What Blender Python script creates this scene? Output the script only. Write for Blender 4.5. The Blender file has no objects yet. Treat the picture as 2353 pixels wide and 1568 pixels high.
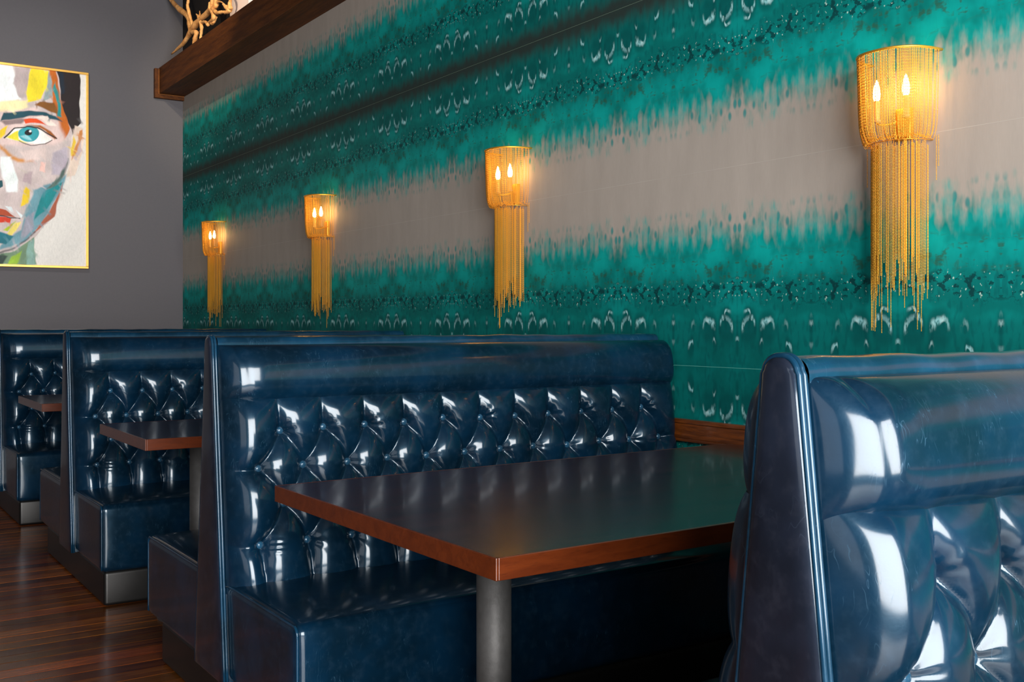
import bpy, bmesh, math, random
import numpy as np
from mathutils import Vector, Matrix

random.seed(7)
rng = np.random.default_rng(7)
SC = bpy.context.scene
COL = SC.collection

# ------------------------------------------------------------------ camera
H = 1.2                                   # eye height; distances below are in units of it
F = 2419.0                                # focal length in photo pixels
CX, CY = 1176.5, 742.0                    # principal column and horizon row of the photo
FWD = Vector((-0.8305, 0.5570, 0)).normalized()
RGT = Vector((FWD.y, -FWD.x, 0))
EYE = Vector((0, 0, H))

cam_data = bpy.data.cameras.new('camera')
cam = bpy.data.objects.new('camera', cam_data)
COL.objects.link(cam)
cam.location = EYE
cam.rotation_euler = (math.pi / 2, 0, math.atan2(FWD.y, FWD.x) - math.pi / 2)
cam_data.sensor_width = 36.0
cam_data.lens = F / 2353.0 * 36.0
cam_data.shift_y = (CY - 784.0) / 2353.0
cam_data.clip_start = 0.02
SC.camera = cam

# ------------------------------------------------------------------ world, lights, exposure
SC.view_settings.view_transform = 'Standard'
SC.view_settings.look = 'None'
SC.view_settings.gamma = 1.0
SC.view_settings.use_curve_mapping = False
SC.view_settings.exposure = 0.0
SC.cycles.max_bounces = 6
SC.cycles.diffuse_bounces = 3
SC.cycles.glossy_bounces = 3
SC.cycles.transmission_bounces = 1

world = bpy.data.worlds.new('world')
SC.world = world
world.use_nodes = True
world.node_tree.nodes['Background'].inputs[0].default_value = (0.75, 0.85, 1.0, 1)
world.node_tree.nodes['Background'].inputs[1].default_value = 1.0

WALL_Y = 2.35 * H            # papered wall
FAR_X = -7.94 * H            # grey wall
NEAR_X = 3.3                 # window wall behind the camera
AISLE_Y = -4.3
CEIL = 4.4

WIN = (-2.7, 1.9, 0.35, 3.4)  # window opening in the wall x = NEAR_X: y0, y1, z0, z1
WIN2 = (-1.2, 2.6, 0.5, 3.2)     # window opening in the aisle wall: x0, x1, z0, z1


def area_light(name, loc, rot, sx, sy, power, color):
    d = bpy.data.lights.new(name, 'AREA')
    d.shape = 'RECTANGLE'
    d.size, d.size_y = sx, sy
    d.energy = power
    d.color = color
    o = bpy.data.objects.new(name, d)
    o.location = loc
    o.rotation_euler = rot
    COL.objects.link(o)
    return o


area_light('window_daylight', (NEAR_X + 0.10, (WIN[0] + WIN[1]) / 2, (WIN[2] + WIN[3]) / 2),
           (0, math.pi / 2, 0), WIN[3] - WIN[2], WIN[1] - WIN[0], 1350, (1.0, 0.965, 0.93))
area_light('window_daylight_aisle', ((WIN2[0] + WIN2[1]) / 2, AISLE_Y - 0.10, (WIN2[2] + WIN2[3]) / 2),
           (math.pi / 2, 0, 0), WIN2[1] - WIN2[0], WIN2[3] - WIN2[2], 45, (1.0, 0.965, 0.93))


def spot(name, loc, target, power, color, size=1.0, blend=0.6, radius=0.05):
    d = bpy.data.lights.new(name, 'SPOT')
    d.energy = power
    d.color = color
    d.spot_size = size
    d.spot_blend = blend
    d.shadow_soft_size = radius
    o = bpy.data.objects.new(name, d)
    o.location = loc
    o.rotation_euler = (Vector(target) - Vector(loc)).to_track_quat('-Z', 'Y').to_euler()
    COL.objects.link(o)
    return o


spot('ceiling_spot_beam', (-6.0, 1.3, CEIL - 0.05), (-8.2, 2.66, 3.62), 300, (1.0, 0.80, 0.55), 0.55, 0.8)
spot('ceiling_spot_picture', (-6.3, 0.6, CEIL - 0.05), (FAR_X, 1.6, 2.4), 200, (1.0, 0.95, 0.88), 0.9, 0.8)


# ------------------------------------------------------------------ helpers
def lin(r, g=None, b=None):
    if g is None:
        r, g, b = r
    out = []
    for c in (r, g, b):
        c = c / 255.0
        out.append(c / 12.92 if c <= 0.04045 else ((c + 0.055) / 1.055) ** 2.4)
    return tuple(out) + (1.0,)


def P(a, b, z):
    """a: distance left along the wall, b: distance towards the wall, z: height (all in eye heights)."""
    return Vector((-a * H, b * H, z * H))


def ray(px, py):
    return (FWD + RGT * ((px - CX) / F) + Vector((0, 0, 1)) * ((CY - py) / F))


def on_x(px, py, x):
    d = ray(px, py)
    return EYE + d * (x / d.x)


def on_y(px, py, y):
    d = ray(px, py)
    return EYE + d * (y / d.y)


def link(name, me, mat=None, parent=None, smooth=False):
    if mat is not None and not me.materials:
        me.materials.append(mat)
    if smooth:
        me.polygons.foreach_set('use_smooth', [True] * len(me.polygons))
    o = bpy.data.objects.new(name, me)
    COL.objects.link(o)
    if parent is not None:
        o.parent = parent
    return o


def mesh(name, verts, faces):
    me = bpy.data.meshes.new(name)
    me.from_pydata([tuple(v) for v in verts], [], faces)
    me.update()
    return me


def mesh_np(name, V, Q):
    me = bpy.data.meshes.new(name)
    V = np.asarray(V, dtype=np.float32)
    Q = np.asarray(Q, dtype=np.int32)
    n, k = Q.shape
    me.vertices.add(len(V))
    me.vertices.foreach_set('co', V.ravel())
    me.loops.add(n * k)
    me.loops.foreach_set('vertex_index', Q.ravel())
    me.polygons.add(n)
    me.polygons.foreach_set('loop_start', np.arange(0, n * k, k, dtype=np.int32))
    me.update(calc_edges=True)
    me.validate()
    return me


def empty(name, loc=(0, 0, 0), rz=0.0):
    o = bpy.data.objects.new(name, None)
    o.empty_display_size = 0.1
    o.location = loc
    o.rotation_euler = (0, 0, rz)
    COL.objects.link(o)
    return o


def tag(o, label=None, cat=None, group=None, kind=None):
    if label:
        o['label'] = label
    if cat:
        o['category'] = cat
    if group:
        o['group'] = group
    if kind:
        o['kind'] = kind
    return o


def box_mesh(name, lo, hi, bevel=0.0, seg=2):
    bm = bmesh.new()
    bmesh.ops.create_cube(bm, size=1.0)
    lo, hi = Vector(lo), Vector(hi)
    for v in bm.verts:
        v.co = Vector((lo[i] + (v.co[i] + 0.5) * (hi[i] - lo[i]) for i in range(3)))
    if bevel > 0:
        bmesh.ops.bevel(bm, geom=list(bm.edges), offset=bevel, segments=seg, profile=0.5, affect='EDGES')
    me = bpy.data.meshes.new(name)
    bm.to_mesh(me)
    bm.free()
    return me


def rounded_box(name, lo, hi, r, n=(24, 24, 12), shape=None):
    """box with rounded edges of radius r on a subdivided surface; shape(p, q) may push points (q in -1..1)."""
    lo, hi = np.array(lo, float), np.array(hi, float)
    V, Q, idx = [], [], {}
    nx, ny, nz = n

    def samples(k, l, h_):
        m = max(3, int(5))
        edge = np.array([0, .1, .25, .45, .7, 1.0]) * r * 1.0
        inner = np.linspace(l + r, h_ - r, k)
        return np.concatenate([l + edge[:-1], inner, (h_ - edge[:-1])[::-1]])
    g = [samples(n[i], lo[i], hi[i]) for i in range(3)]
    N = [len(x) for x in g]

    def vid(i, j, k):
        key = (i, j, k)
        if key not in idx:
            idx[key] = len(V)
            V.append((g[0][i], g[1][j], g[2][k]))
        return idx[key]
    for ax in range(3):
        b, c = (ax + 1) % 3, (ax + 2) % 3
        for side in (0, N[ax] - 1):
            for i in range(N[b] - 1):
                for j in range(N[c] - 1):
                    q = []
                    for (di, dj) in ((0, 0), (1, 0), (1, 1), (0, 1)):
                        t = [0, 0, 0]
                        t[ax] = side
                        t[b] = i + di
                        t[c] = j + dj
                        q.append(vid(*t))
                    Q.append(q if side else q[::-1])
    V = np.array(V)
    inner = np.clip(V, lo + r, hi - r)
    d = V - inner
    ln = np.linalg.norm(d, axis=1, keepdims=True)
    ln[ln == 0] = 1
    W = inner + d / ln * r
    if shape:
        q = (V - lo) / (hi - lo) * 2 - 1
        W = shape(W, q)
    return mesh_np(name, W, Q)


def tube_arrays(pts, rad, k=8, cap=True):
    pts = np.asarray(pts, float)
    m = len(pts)
    rad = np.full(m, rad, float) if np.isscalar(rad) else np.asarray(rad, float)
    T = np.gradient(pts, axis=0)
    T /= np.linalg.norm(T, axis=1, keepdims=True) + 1e-12
    up = np.array([0.0, 0.0, 1.0]) if abs(T[0][2]) < 0.9 else np.array([1.0, 0, 0])
    u = np.cross(T[0], up)
    u /= np.linalg.norm(u)
    V, Q = [], []
    for i in range(m):
        u = u - T[i] * np.dot(u, T[i])
        u /= np.linalg.norm(u) + 1e-12
        w = np.cross(T[i], u)
        for j in range(k):
            t = 2 * math.pi * j / k
            V.append(pts[i] + rad[i] * (math.cos(t) * u + math.sin(t) * w))
    for i in range(m - 1):
        for j in range(k):
            Q.append([i * k + j, i * k + (j + 1) % k, (i + 1) * k + (j + 1) % k, (i + 1) * k + j])
    if cap:
        V.append(pts[0])
        V.append(pts[-1])
        a, b = len(V) - 2, len(V) - 1
        for j in range(k):
            Q.append([j, a, a, (j + 1) % k])
            Q.append([(m - 1) * k + j, (m - 1) * k + (j + 1) % k, b, b])
    return V, Q


def to_faces(Q):
    out = []
    for q in Q:
        f = []
        for v in q:
            if v not in f:
                f.append(v)
        out.append(f)
    return out


def tube(name, pts, rad, mat=None, parent=None, k=8):
    V, Q = tube_arrays(pts, rad, k)
    return link(name, mesh(name, V, to_faces(Q)), mat, parent, True)


def smooth_path(pts, n=8):
    """Catmull-Rom through the points."""
    pts = [np.array(p, float) for p in pts]
    P_ = [2 * pts[0] - pts[1]] + pts + [2 * pts[-1] - pts[-2]]
    out = []
    for i in range(1, len(P_) - 2):
        p0, p1, p2, p3 = P_[i - 1], P_[i], P_[i + 1], P_[i + 2]
        for s in range(n):
            t = s / n
            out.append(0.5 * ((2 * p1) + (-p0 + p2) * t + (2 * p0 - 5 * p1 + 4 * p2 - p3) * t * t +
                              (-p0 + 3 * p1 - 3 * p2 + p3) * t ** 3))
    out.append(pts[-1])
    return np.array(out)


# ------------------------------------------------------------------ material nodes
class NT:
    def __init__(self, name):
        self.mat = bpy.data.materials.new(name)
        self.mat.use_nodes = True
        self.t = self.mat.node_tree
        self.bsdf = self.t.nodes['Principled BSDF']

    def new(self, kind):
        return self.t.nodes.new(kind)

    def put(self, sock, v):
        if isinstance(v, bpy.types.NodeSocket):
            self.t.links.new(v, sock)
        elif v is not None:
            sock.default_value = v

    def math(self, op, a, b=None, c=None, clamp=False):
        n = self.new('ShaderNodeMath')
        n.operation = op
        n.use_clamp = clamp
        self.put(n.inputs[0], a)
        self.put(n.inputs[1], b)
        self.put(n.inputs[2], c)
        return n.outputs[0]

    def add(self, a, b):
        return self.math('ADD', a, b)

    def sub(self, a, b):
        return self.math('SUBTRACT', a, b)

    def mul(self, a, b):
        return self.math('MULTIPLY', a, b)

    def step(self, x, lo, hi):
        n = self.new('ShaderNodeMapRange')
        n.interpolation_type = 'SMOOTHSTEP'
        self.put(n.inputs['Value'], x)
        n.inputs['From Min'].default_value = lo
        n.inputs['From Max'].default_value = hi
        return n.outputs[0]

    def band(self, x, a, b, c, d):
        return self.mul(self.step(x, a, b), self.sub(1.0, self.step(x, c, d)))

    def xyz(self, x, y, z=0.0):
        n = self.new('ShaderNodeCombineXYZ')
        self.put(n.inputs[0], x)
        self.put(n.inputs[1], y)
        self.put(n.inputs[2], z)
        return n.outputs[0]

    def split(self, v):
        n = self.new('ShaderNodeSeparateXYZ')
        self.put(n.inputs[0], v)
        return n.outputs

    def noise(self, vec, scale=1.0, detail=2.0, rough=0.5, dist=0.0, color=False):
        n = self.new('ShaderNodeTexNoise')
        self.put(n.inputs['Vector'], vec)
        n.inputs['Scale'].default_value = scale
        n.inputs['Detail'].default_value = detail
        n.inputs['Roughness'].default_value = rough
        n.inputs['Distortion'].default_value = dist
        return n.outputs['Color' if color else 'Fac']

    def mix(self, f, a, b, mode='MIX'):
        n = self.new('ShaderNodeMix')
        n.data_type = 'RGBA'
        n.blend_type = mode
        self.put(n.inputs[0], f)
        self.put(n.inputs[6], a)
        self.put(n.inputs[7], b)
        return n.outputs[2]

    def ramp(self, f, stops):
        n = self.new('ShaderNodeValToRGB')
        r = n.color_ramp
        while len(r.elements) < len(stops):
            r.elements.new(0.5)
        for e, (p, c) in zip(r.elements, stops):
            e.position = p
            e.color = c
        self.put(n.inputs[0], f)
        return n.outputs[0]

    def obj_coord(self):
        return self.new('ShaderNodeTexCoord').outputs['Object']

    def position(self):
        return self.new('ShaderNodeNewGeometry').outputs['Position']

    def random(self):
        return self.new('ShaderNodeObjectInfo').outputs['Random']

    def scale_vec(self, v, s):
        n = self.new('ShaderNodeVectorMath')
        n.operation = 'MULTIPLY'
        self.put(n.inputs[0], v)
        n.inputs[1].default_value = s
        return n.outputs[0]

    def bump(self, height, strength=0.3, dist=0.01):
        n = self.new('ShaderNodeBump')
        n.inputs['Strength'].default_value = strength
        n.inputs['Distance'].default_value = dist
        self.put(n.inputs['Height'], height)
        self.t.links.new(n.outputs[0], self.bsdf.inputs['Normal'])

    def set(self, **kw):
        names = dict(color='Base Color', rough='Roughness', metal='Metallic', coat='Coat Weight',
                     coat_rough='Coat Roughness', spec='Specular IOR Level', emit='Emission Color',
                     emit_s='Emission Strength', ior='IOR', sheen='Sheen Weight')
        for k, v in kw.items():
            self.put(self.bsdf.inputs[names[k]], v)
        return self


def m_leather(name, base=(4, 25, 41), pale=(70, 112, 140)):
    n = NT(name)
    o = n.position()
    big = n.noise(o, 5.0, 3, 0.6)
    mid = n.noise(o, 38.0, 4, 0.6)
    c = n.mix(n.step(big, 0.35, 0.7), lin(*[int(x * 0.82) for x in base]), lin(*[int(x * 1.22) for x in base]))
    c = n.mix(n.mul(n.step(mid, 0.45, 0.8), 0.35), c, lin(base[0] + 22, base[1] + 20, base[2] + 20))
    # waxy pull-up scratches
    warp = n.noise(o, 9.0, 2, 0.5, 0.0, True)
    v = n.new('ShaderNodeVectorMath')
    v.operation = 'MULTIPLY_ADD'
    n.put(v.inputs[0], warp)
    v.inputs[1].default_value = (0.05, 0.05, 0.05)
    n.put(v.inputs[2], o)
    v2 = n.scale_vec(v.outputs[0], (0.8, 1.8, 0.38))
    s1 = n.noise(v2, 64.0, 1, 0.5, 0.2)
    ridge = n.math('POWER', n.sub(1.0, n.math('ABSOLUTE', n.mul(n.sub(s1, 0.5), 3.0))), 44.0, clamp=True)
    where = n.mul(n.step(n.noise(o, 9.0, 2, 0.6), 0.47, 0.68), n.step(n.noise(o, 37.0, 1, 0.5), 0.46, 0.6))
    scr = n.mul(ridge, where)
    c = n.mix(n.mul(scr, 0.22), c, lin(*pale))
    rough = n.add(n.add(0.24, n.mul(mid, 0.12)), n.mul(scr, 0.2))
    n.bsdf.inputs['Specular Tint'].default_value = (0.35, 0.68, 0.95, 1)
    n.set(color=c, rough=rough, spec=0.20, coat=0.55, coat_rough=n.add(0.08, n.add(n.mul(big, 0.06), n.mul(scr, 0.2))))
    fine = n.noise(o, 260.0, 2, 0.5)
    n.bump(n.add(n.mul(fine, 0.25), n.mul(scr, 0.5)), 0.10, 0.004)
    return n.mat


def m_simple(name, color, rough=0.5, metal=0.0, var=0.15, scale=20.0, bump=0.0, coat=0.0, spec=0.5):
    n = NT(name)
    f = n.noise(n.position(), scale, 4, 0.6)
    dark = tuple(x * (1 - var) for x in color[:3]) + (1,)
    lite = tuple(min(1, x * (1 + var)) for x in color[:3]) + (1,)
    n.set(color=n.mix(f, dark, lite), rough=rough, metal=metal, coat=coat, spec=spec, coat_rough=0.1)
    if bump:
        n.bump(f, bump, 0.004)
    return n.mat


def m_wood(name, c0, c1, axis, rough=0.35, coat=0.0, scale=9.0, stretch=14.0, coat_rough=0.12, spec=0.5, jitter=False):
    n = NT(name)
    s = [stretch] * 3
    s[axis] = 1.0
    p = n.scale_vec(n.position(), tuple(s))
    if jitter:
        r = n.random()
        v = n.new('ShaderNodeVectorMath')
        v.operation = 'ADD'
        n.put(v.inputs[0], p)
        n.put(v.inputs[1], n.xyz(n.mul(r, 50.0), n.mul(r, 31.0), n.mul(r, 77.0)))
        p = v.outputs[0]
    f = n.noise(p, scale * 0.35, 5, 0.62, 0.6)
    g = n.noise(p, scale * 2.2, 3, 0.6)
    c = n.mix(n.step(f, 0.3, 0.7), c0, c1)
    c = n.mix(n.mul(n.step(g, 0.5, 0.75), 0.45), c, tuple(x * 0.45 for x in c0[:3]) + (1,))
    if jitter:
        hsv = n.new('ShaderNodeHueSaturation')
        n.put(hsv.inputs['Value'], n.add(0.40, n.mul(n.random(), 1.15)))
        n.put(hsv.inputs['Hue'], n.add(0.49, n.mul(n.math('FRACT', n.mul(n.random(), 7.3)), 0.022)))
        n.put(hsv.inputs['Color'], c)
        c = hsv.outputs[0]
    n.set(color=c, rough=n.add(rough, n.mul(g, 0.08)), coat=coat, coat_rough=coat_rough, spec=spec)
    n.bump(g, 0.06, 0.003)
    return n.mat


def m_wallpaper():
    n = NT('teal_dye_wallpaper')
    x, y, z = n.split(n.position())
    zg = 1.477 * H
    seam = 0.615 * H
    rel = n.sub(z, zg)
    t = n.math('PINGPONG', n.math('ABSOLUTE', rel), seam)
    up = n.step(rel, -0.02, 0.02)
    u = n.math('PINGPONG', n.add(x, 20.07), 0.34)
    # vertical streaks of dye
    st = n.noise(n.xyz(u, n.mul(t, 0.22)), 24.0, 3, 0.55)
    st2 = n.noise(n.xyz(n.mul(u, 1.0), n.mul(t, 0.34), 3.1), 52.0, 2, 0.5)
    big = n.noise(n.xyz(u, t, 5.0), 7.0, 3, 0.55)
    fine = n.noise(n.xyz(n.mul(x, 1.0), n.mul(z, 0.12), 9.0), 230.0, 2, 0.6)
    tt = n.add(t, n.add(n.mul(n.sub(st, 0.5), 0.20), n.add(n.mul(n.sub(st2, 0.5), 0.15), n.mul(n.sub(big, 0.5), 0.16))))
    grey = n.mix(n.noise(n.xyz(n.mul(x, 2.0), n.mul(z, 0.4)), 6.0, 3, 0.6), lin(140, 133, 126), lin(160, 152, 144))
    teal = lin(0, 136, 130)
    m_teal = n.step(tt, 0.145, 0.300)
    c = n.mix(m_teal, grey, n.mix(n.step(big, 0.35, 0.65), lin(0, 106, 101), lin(3, 144, 139)))
    # drops hanging in the fringe
    dv = n.new('ShaderNodeTexVoronoi')
    dv.feature = 'F1'
    n.put(dv.inputs['Vector'], n.xyz(n.mul(u, 30.0), n.mul(t, 15.0)))
    dv.inputs['Scale'].default_value = 1.0
    drop = n.mul(n.sub(1.0, n.step(dv.outputs['Distance'], 0.16, 0.36)), n.band(t, 0.13, 0.19, 0.25, 0.31))
    drop = n.mul(drop, n.step(n.noise(n.xyz(n.mul(u, 1.0), 2.0), 14.0, 1, 0.5), 0.36, 0.5))
    c = n.mix(n.mul(drop, 0.8), c, n.mix(st2, lin(0, 92, 96), lin(0, 140, 138)))
    # darker dye towards the dark seam
    tn = n.add(t, n.mul(n.sub(big, 0.5), 0.10))
    c = n.mix(n.mul(n.band(tn, 0.33, 0.44, 0.50, 0.56), 0.45), c, lin(0, 84, 84))
    c = n.mix(n.mul(n.step(tn, 0.50, 0.60), 0.72), c, lin(0, 78, 76))
    # streaky darker patches
    c = n.mix(n.mul(n.mul(n.step(st2, 0.52, 0.68), n.step(t, 0.30, 0.42)), 0.45), c, lin(0, 70, 72))
    # olive veins
    vn = n.noise(n.xyz(n.mul(u, 0.8), n.mul(t, 2.2), 7.7), 9.0, 4, 0.6)
    vein = n.mul(n.sub(1.0, n.step(n.math('ABSOLUTE', n.sub(vn, 0.5)), 0.012, 0.06)), n.band(tn, 0.30, 0.34, 0.39, 0.44))
    c = n.mix(n.mul(n.mul(vein, n.step(st2, 0.42, 0.6)), 0.65), c, lin(38, 74, 54))
    # dark spots with pale flecks
    sp = n.noise(n.xyz(n.mul(u, 1.0), n.mul(t, 1.3), 1.3), 36.0, 3, 0.6)
    row = n.band(tn, 0.405, 0.43, 0.475, 0.51)
    c = n.mix(n.mul(n.mul(n.step(sp, 0.53, 0.60), row), 0.85), c, lin(4, 46, 50))
    fl = n.noise(n.xyz(n.mul(u, 1.0), n.mul(t, 0.8), 4.4), 75.0, 1, 0.5)
    c = n.mix(n.mul(n.mul(n.step(fl, 0.66, 0.72), row), 0.8), c, lin(165, 190, 180))
    # pale arched strokes
    def arches(t0, w, r0, off, seed, gate):
        wob = n.noise(n.xyz(u, 0.0, seed), 12.0, 1, 0.5)
        uu = n.add(n.add(u, off), n.mul(n.sub(wob, 0.5), 0.14))
        cu = n.mul(n.sub(n.math('FRACT', n.math('DIVIDE', uu, w)), 0.5), w)
        cv = n.sub(n.add(t, n.mul(n.sub(n.noise(n.xyz(u, 1.0, seed), 7.0, 1, 0.5), 0.5), 0.07)), t0)
        r = n.math('SQRT', n.add(n.mul(n.mul(cu, cu), 1.25), n.mul(n.mul(cv, cv), 0.40)))
        ring = n.band(r, r0 * 0.62, r0 * 0.85, r0 * 1.0, r0 * 1.5)
        m = n.mul(ring, n.sub(1.0, n.step(n.add(cv, n.mul(cu, n.mul(n.sub(wob, 0.5), 5.0))), -0.022, 0.006)))
        m = n.mul(m, n.step(n.noise(n.xyz(n.mul(u, 1.0), n.mul(t, 0.35), seed), 85.0, 2, 0.6), 0.36, 0.58))
        dark = n.mul(n.sub(1.0, n.step(r, r0 * 1.2, r0 * 2.4)), 0.5)
        g = n.step(n.noise(n.xyz(n.mul(u, 1.0), 0.0, seed + 5), 9.0, 1, 0.5), gate, gate + 0.08)
        return n.mul(m, g), n.mul(dark, g)
    for (t0, w, r0, off, seed, gate) in ((0.600, 0.080, 0.020, 0.01, 2.2, 0.44), (0.655, 0.11, 0.014, 0.05, 6.2, 0.42),
                                         (0.55, 0.16, 0.011, 0.09, 8.2, 0.5)):
        m, dk = arches(t0, w, r0, off, seed, gate)
        c = n.mix(dk, c, lin(0, 62, 64))
        c = n.mix(n.mul(m, 0.9), c, n.mix(st2, lin(90, 185, 195), lin(195, 222, 220)))
    # charcoal run along the upper dark seam
    ch = n.mul(n.step(n.add(tn, n.mul(n.sub(st, 0.5), 0.08)), 0.63, 0.725), up)
    c = n.mix(n.mul(ch, 0.9), c, lin(40, 42, 40))
    # cloth weave
    c = n.mix(n.mul(fine, 0.22), c, n.mix(1.0, c, (0.55, 0.55, 0.55, 1), 'MULTIPLY'))
    n.set(color=c, rough=0.62, spec=0.12)
    n.bump(fine, 0.06, 0.002)
    return n.mat


M = {}
M['leather'] = m_leather('navy_leather')
M['leather_pipe'] = m_leather('navy_leather_piping', (8, 38, 58))
M['leather_end'] = m_leather('navy_leather_end', (20, 25, 36), (50, 60, 76))
M['button'] = m_leather('navy_button', (26, 58, 80))
M['wallpaper'] = m_wallpaper()
M['grey_wall'] = m_simple('grey_wall_covering', lin(92, 90, 94), 0.8, 0, 0.06, 60, 0.05, spec=0.2)
M['plain_wall'] = m_simple('plain_wall_paint', lin(84, 78, 74), 0.8, 0, 0.05, 10, spec=0.2)
M['ceiling'] = m_simple('ceiling_paint', lin(60, 57, 55), 0.9, 0, 0.05, 10, spec=0.2)
M['near_black'] = m_simple('near_black_surface', lin(30, 28, 29), 0.8, 0, 0.1, 20, spec=0.2)
M['paste'] = m_simple('pale_paper_backing', lin(130, 165, 158), 0.7, 0, 0.1, 20)
M['table'] = m_wood('espresso_table_top', lin(36, 18, 18), lin(56, 28, 26), 1, 0.20, 0.2, 8, 16, 0.08, spec=0.5)
M['table_edge'] = m_wood('stained_table_edge', lin(70, 27, 8), lin(84, 35, 11), 1, 0.25, 0.5, 16, 6, 0.12)
M['rail'] = m_wood('oak_chair_rail', lin(64, 30, 8), lin(120, 62, 20), 0, 0.35, 0.3, 9, 18)
M['beam'] = m_wood('dark_oak_beam', lin(64, 33, 10), lin(94, 52, 17), 0, 0.5, 0.0, 8, 12, spec=0.15)
M['beam_highlight'] = m_simple('painted_joint_highlight', lin(190, 120, 50), 0.4)  # bright colour stands in for the gold highlight at the collar joint
M['steel'] = m_simple('dark_kick_plate', lin(46, 46, 46), 0.38, 0.85, 0.25, 12)
M['post'] = m_simple('cast_iron_post', lin(66, 66, 66), 0.55, 0.3, 0.35, 45, 0.25)
M['gold'] = m_simple('gold_chain', (1.0, 0.47, 0.06, 1), 0.40, 0.85, 0.2, 300)
M['gold_frame'] = m_simple('gilt_frame', (0.92, 0.52, 0.12, 1), 0.35, 0.9, 0.12, 30)
M['socket'] = m_simple('candle_socket', lin(215, 190, 140), 0.5)
M['plank'] = m_wood('hardwood_plank', lin(76, 34, 12), lin(118, 62, 22), 1, 0.20, 0.10, 9, 12, 0.12, jitter=True)
M['floor_base'] = m_wood('hardwood_floor', lin(44, 22, 11), lin(70, 38, 18), 1, 0.24, 0.25, 9, 12, 0.15)
M['drift'] = m_wood('driftwood', lin(190, 126, 64), lin(240, 184, 116), 2, 0.7, 0, 14, 3)
M['white'] = m_simple('pale_ceramic', lin(232, 216, 212), 0.5, 0, 0.03)
M['frame_metal'] = m_simple('window_frame_metal', lin(40, 40, 42), 0.4, 0.6)

n = NT('lamp_bulb')
n.set(color=(1, 0.8, 0.5, 1), emit=(1.0, 0.56, 0.17, 1), emit_s=62.0)
M['bulb'] = n.mat


# ------------------------------------------------------------------ room
def room_box(name, lo, hi, mat):
    o = link(name, box_mesh(name, lo, hi), mat)
    o['kind'] = 'structure'
    return o


floor = room_box('floor', (FAR_X - 0.2, AISLE_Y - 0.2, -0.2), (NEAR_X + 0.2, WALL_Y + 0.2, -0.006), M['floor_base'])
room_box('ceiling', (FAR_X - 0.2, AISLE_Y - 0.2, CEIL), (NEAR_X + 0.2, WALL_Y + 0.2, CEIL + 0.1), M['ceiling'])
room_box('wall_left', (FAR_X - 0.15, AISLE_Y - 0.15, -0.006), (FAR_X, WALL_Y, CEIL), M['grey_wall'])
wall_back = room_box('wall_back', (FAR_X - 0.15, WALL_Y + 0.0015, -0.006), (NEAR_X + 0.15, WALL_Y + 0.15, CEIL), M['paste'])

# paper strips hung sideways on the back wall
BEAM_Z0, BEAM_Z1 = 2.69 * H, 2.882 * H
seams = [0.0, 0.862 * H, 1.477 * H, 2.092 * H, 2.707 * H]
for i, col in ((1, (90, 165, 155)), (2, (160, 154, 146)), (3, (84, 104, 90))):
    mt = m_simple('paper_seam', lin(*col), 0.7, 0, 0.3, 4)
    link('paper_seam', box_mesh('paper_seam', (FAR_X, WALL_Y - 0.0009, seams[i] - 0.0007), (NEAR_X, WALL_Y + 0.001, seams[i] + 0.0007)), mt, wall_back)
for i in range(4):
    g = 0.0006
    s = link('wallpaper_strip', box_mesh('wallpaper_strip', (FAR_X, WALL_Y - 0.0005, seams[i] + (g if i else 0)),
                                         (NEAR_X, WALL_Y + 0.0016, seams[i + 1] - g)), M['wallpaper'], wall_back)
s = link('dark_recess_panel', box_mesh('dark_recess_panel', (FAR_X, WALL_Y - 0.0005, seams[4]), (NEAR_X, WALL_Y + 0.0016, CEIL)),
         M['near_black'], wall_back)  # flat black panel stands in for the dark recess above the beam

# window walls: four pieces of wall round one opening each
def pierced_wall(name, pieces):
    bm = bmesh.new()
    for lo, hi in pieces:
        tmp = box_mesh('t', lo, hi)
        bm.from_mesh(tmp)
    me = bpy.data.meshes.new(name)
    bm.to_mesh(me)
    bm.free()
    o = link(name, me, M['plain_wall'])
    o['kind'] = 'structure'
    return o


def window(name, loc, rz, width, height):
    w = empty(name, loc, rz)
    w['kind'] = 'structure'
    hw = width / 2
    for nm, lo, hi in (('window_sill', (-0.06, -hw, -0.03), (0.02, hw, 0.0)),
                       ('window_frame', (0.0, -hw, height - 0.05), (0.05, hw, height)),
                       ('window_frame', (0.0, -hw, 0.0), (0.05, hw, 0.05))):
        link(nm, box_mesh(nm, lo, hi), M['frame_metal'], w)


y0, y1, z0, z1 = WIN
pierced_wall('wall_right', (((NEAR_X, AISLE_Y, -0.006), (NEAR_X + 0.15, y0, CEIL)), ((NEAR_X, y1, -0.006), (NEAR_X + 0.15, WALL_Y, CEIL)),
                            ((NEAR_X, y0, -0.006), (NEAR_X + 0.15, y1, z0)), ((NEAR_X, y0, z1), (NEAR_X + 0.15, y1, CEIL))))
window('window_1', (NEAR_X, (y0 + y1) / 2, z0), 0, y1 - y0, z1 - z0)
x0, x1, z0, z1 = WIN2
pierced_wall('wall_front', (((FAR_X, AISLE_Y - 0.15, -0.006), (x0, AISLE_Y, CEIL)), ((x1, AISLE_Y - 0.15, -0.006), (NEAR_X, AISLE_Y, CEIL)),
                            ((x0, AISLE_Y - 0.15, -0.006), (x1, AISLE_Y, z0)), ((x0, AISLE_Y - 0.15, z1), (x1, AISLE_Y, CEIL))))
window('window_2', ((x0 + x1) / 2, AISLE_Y, z0), -math.pi / 2, x1 - x0, z1 - z0)

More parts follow.
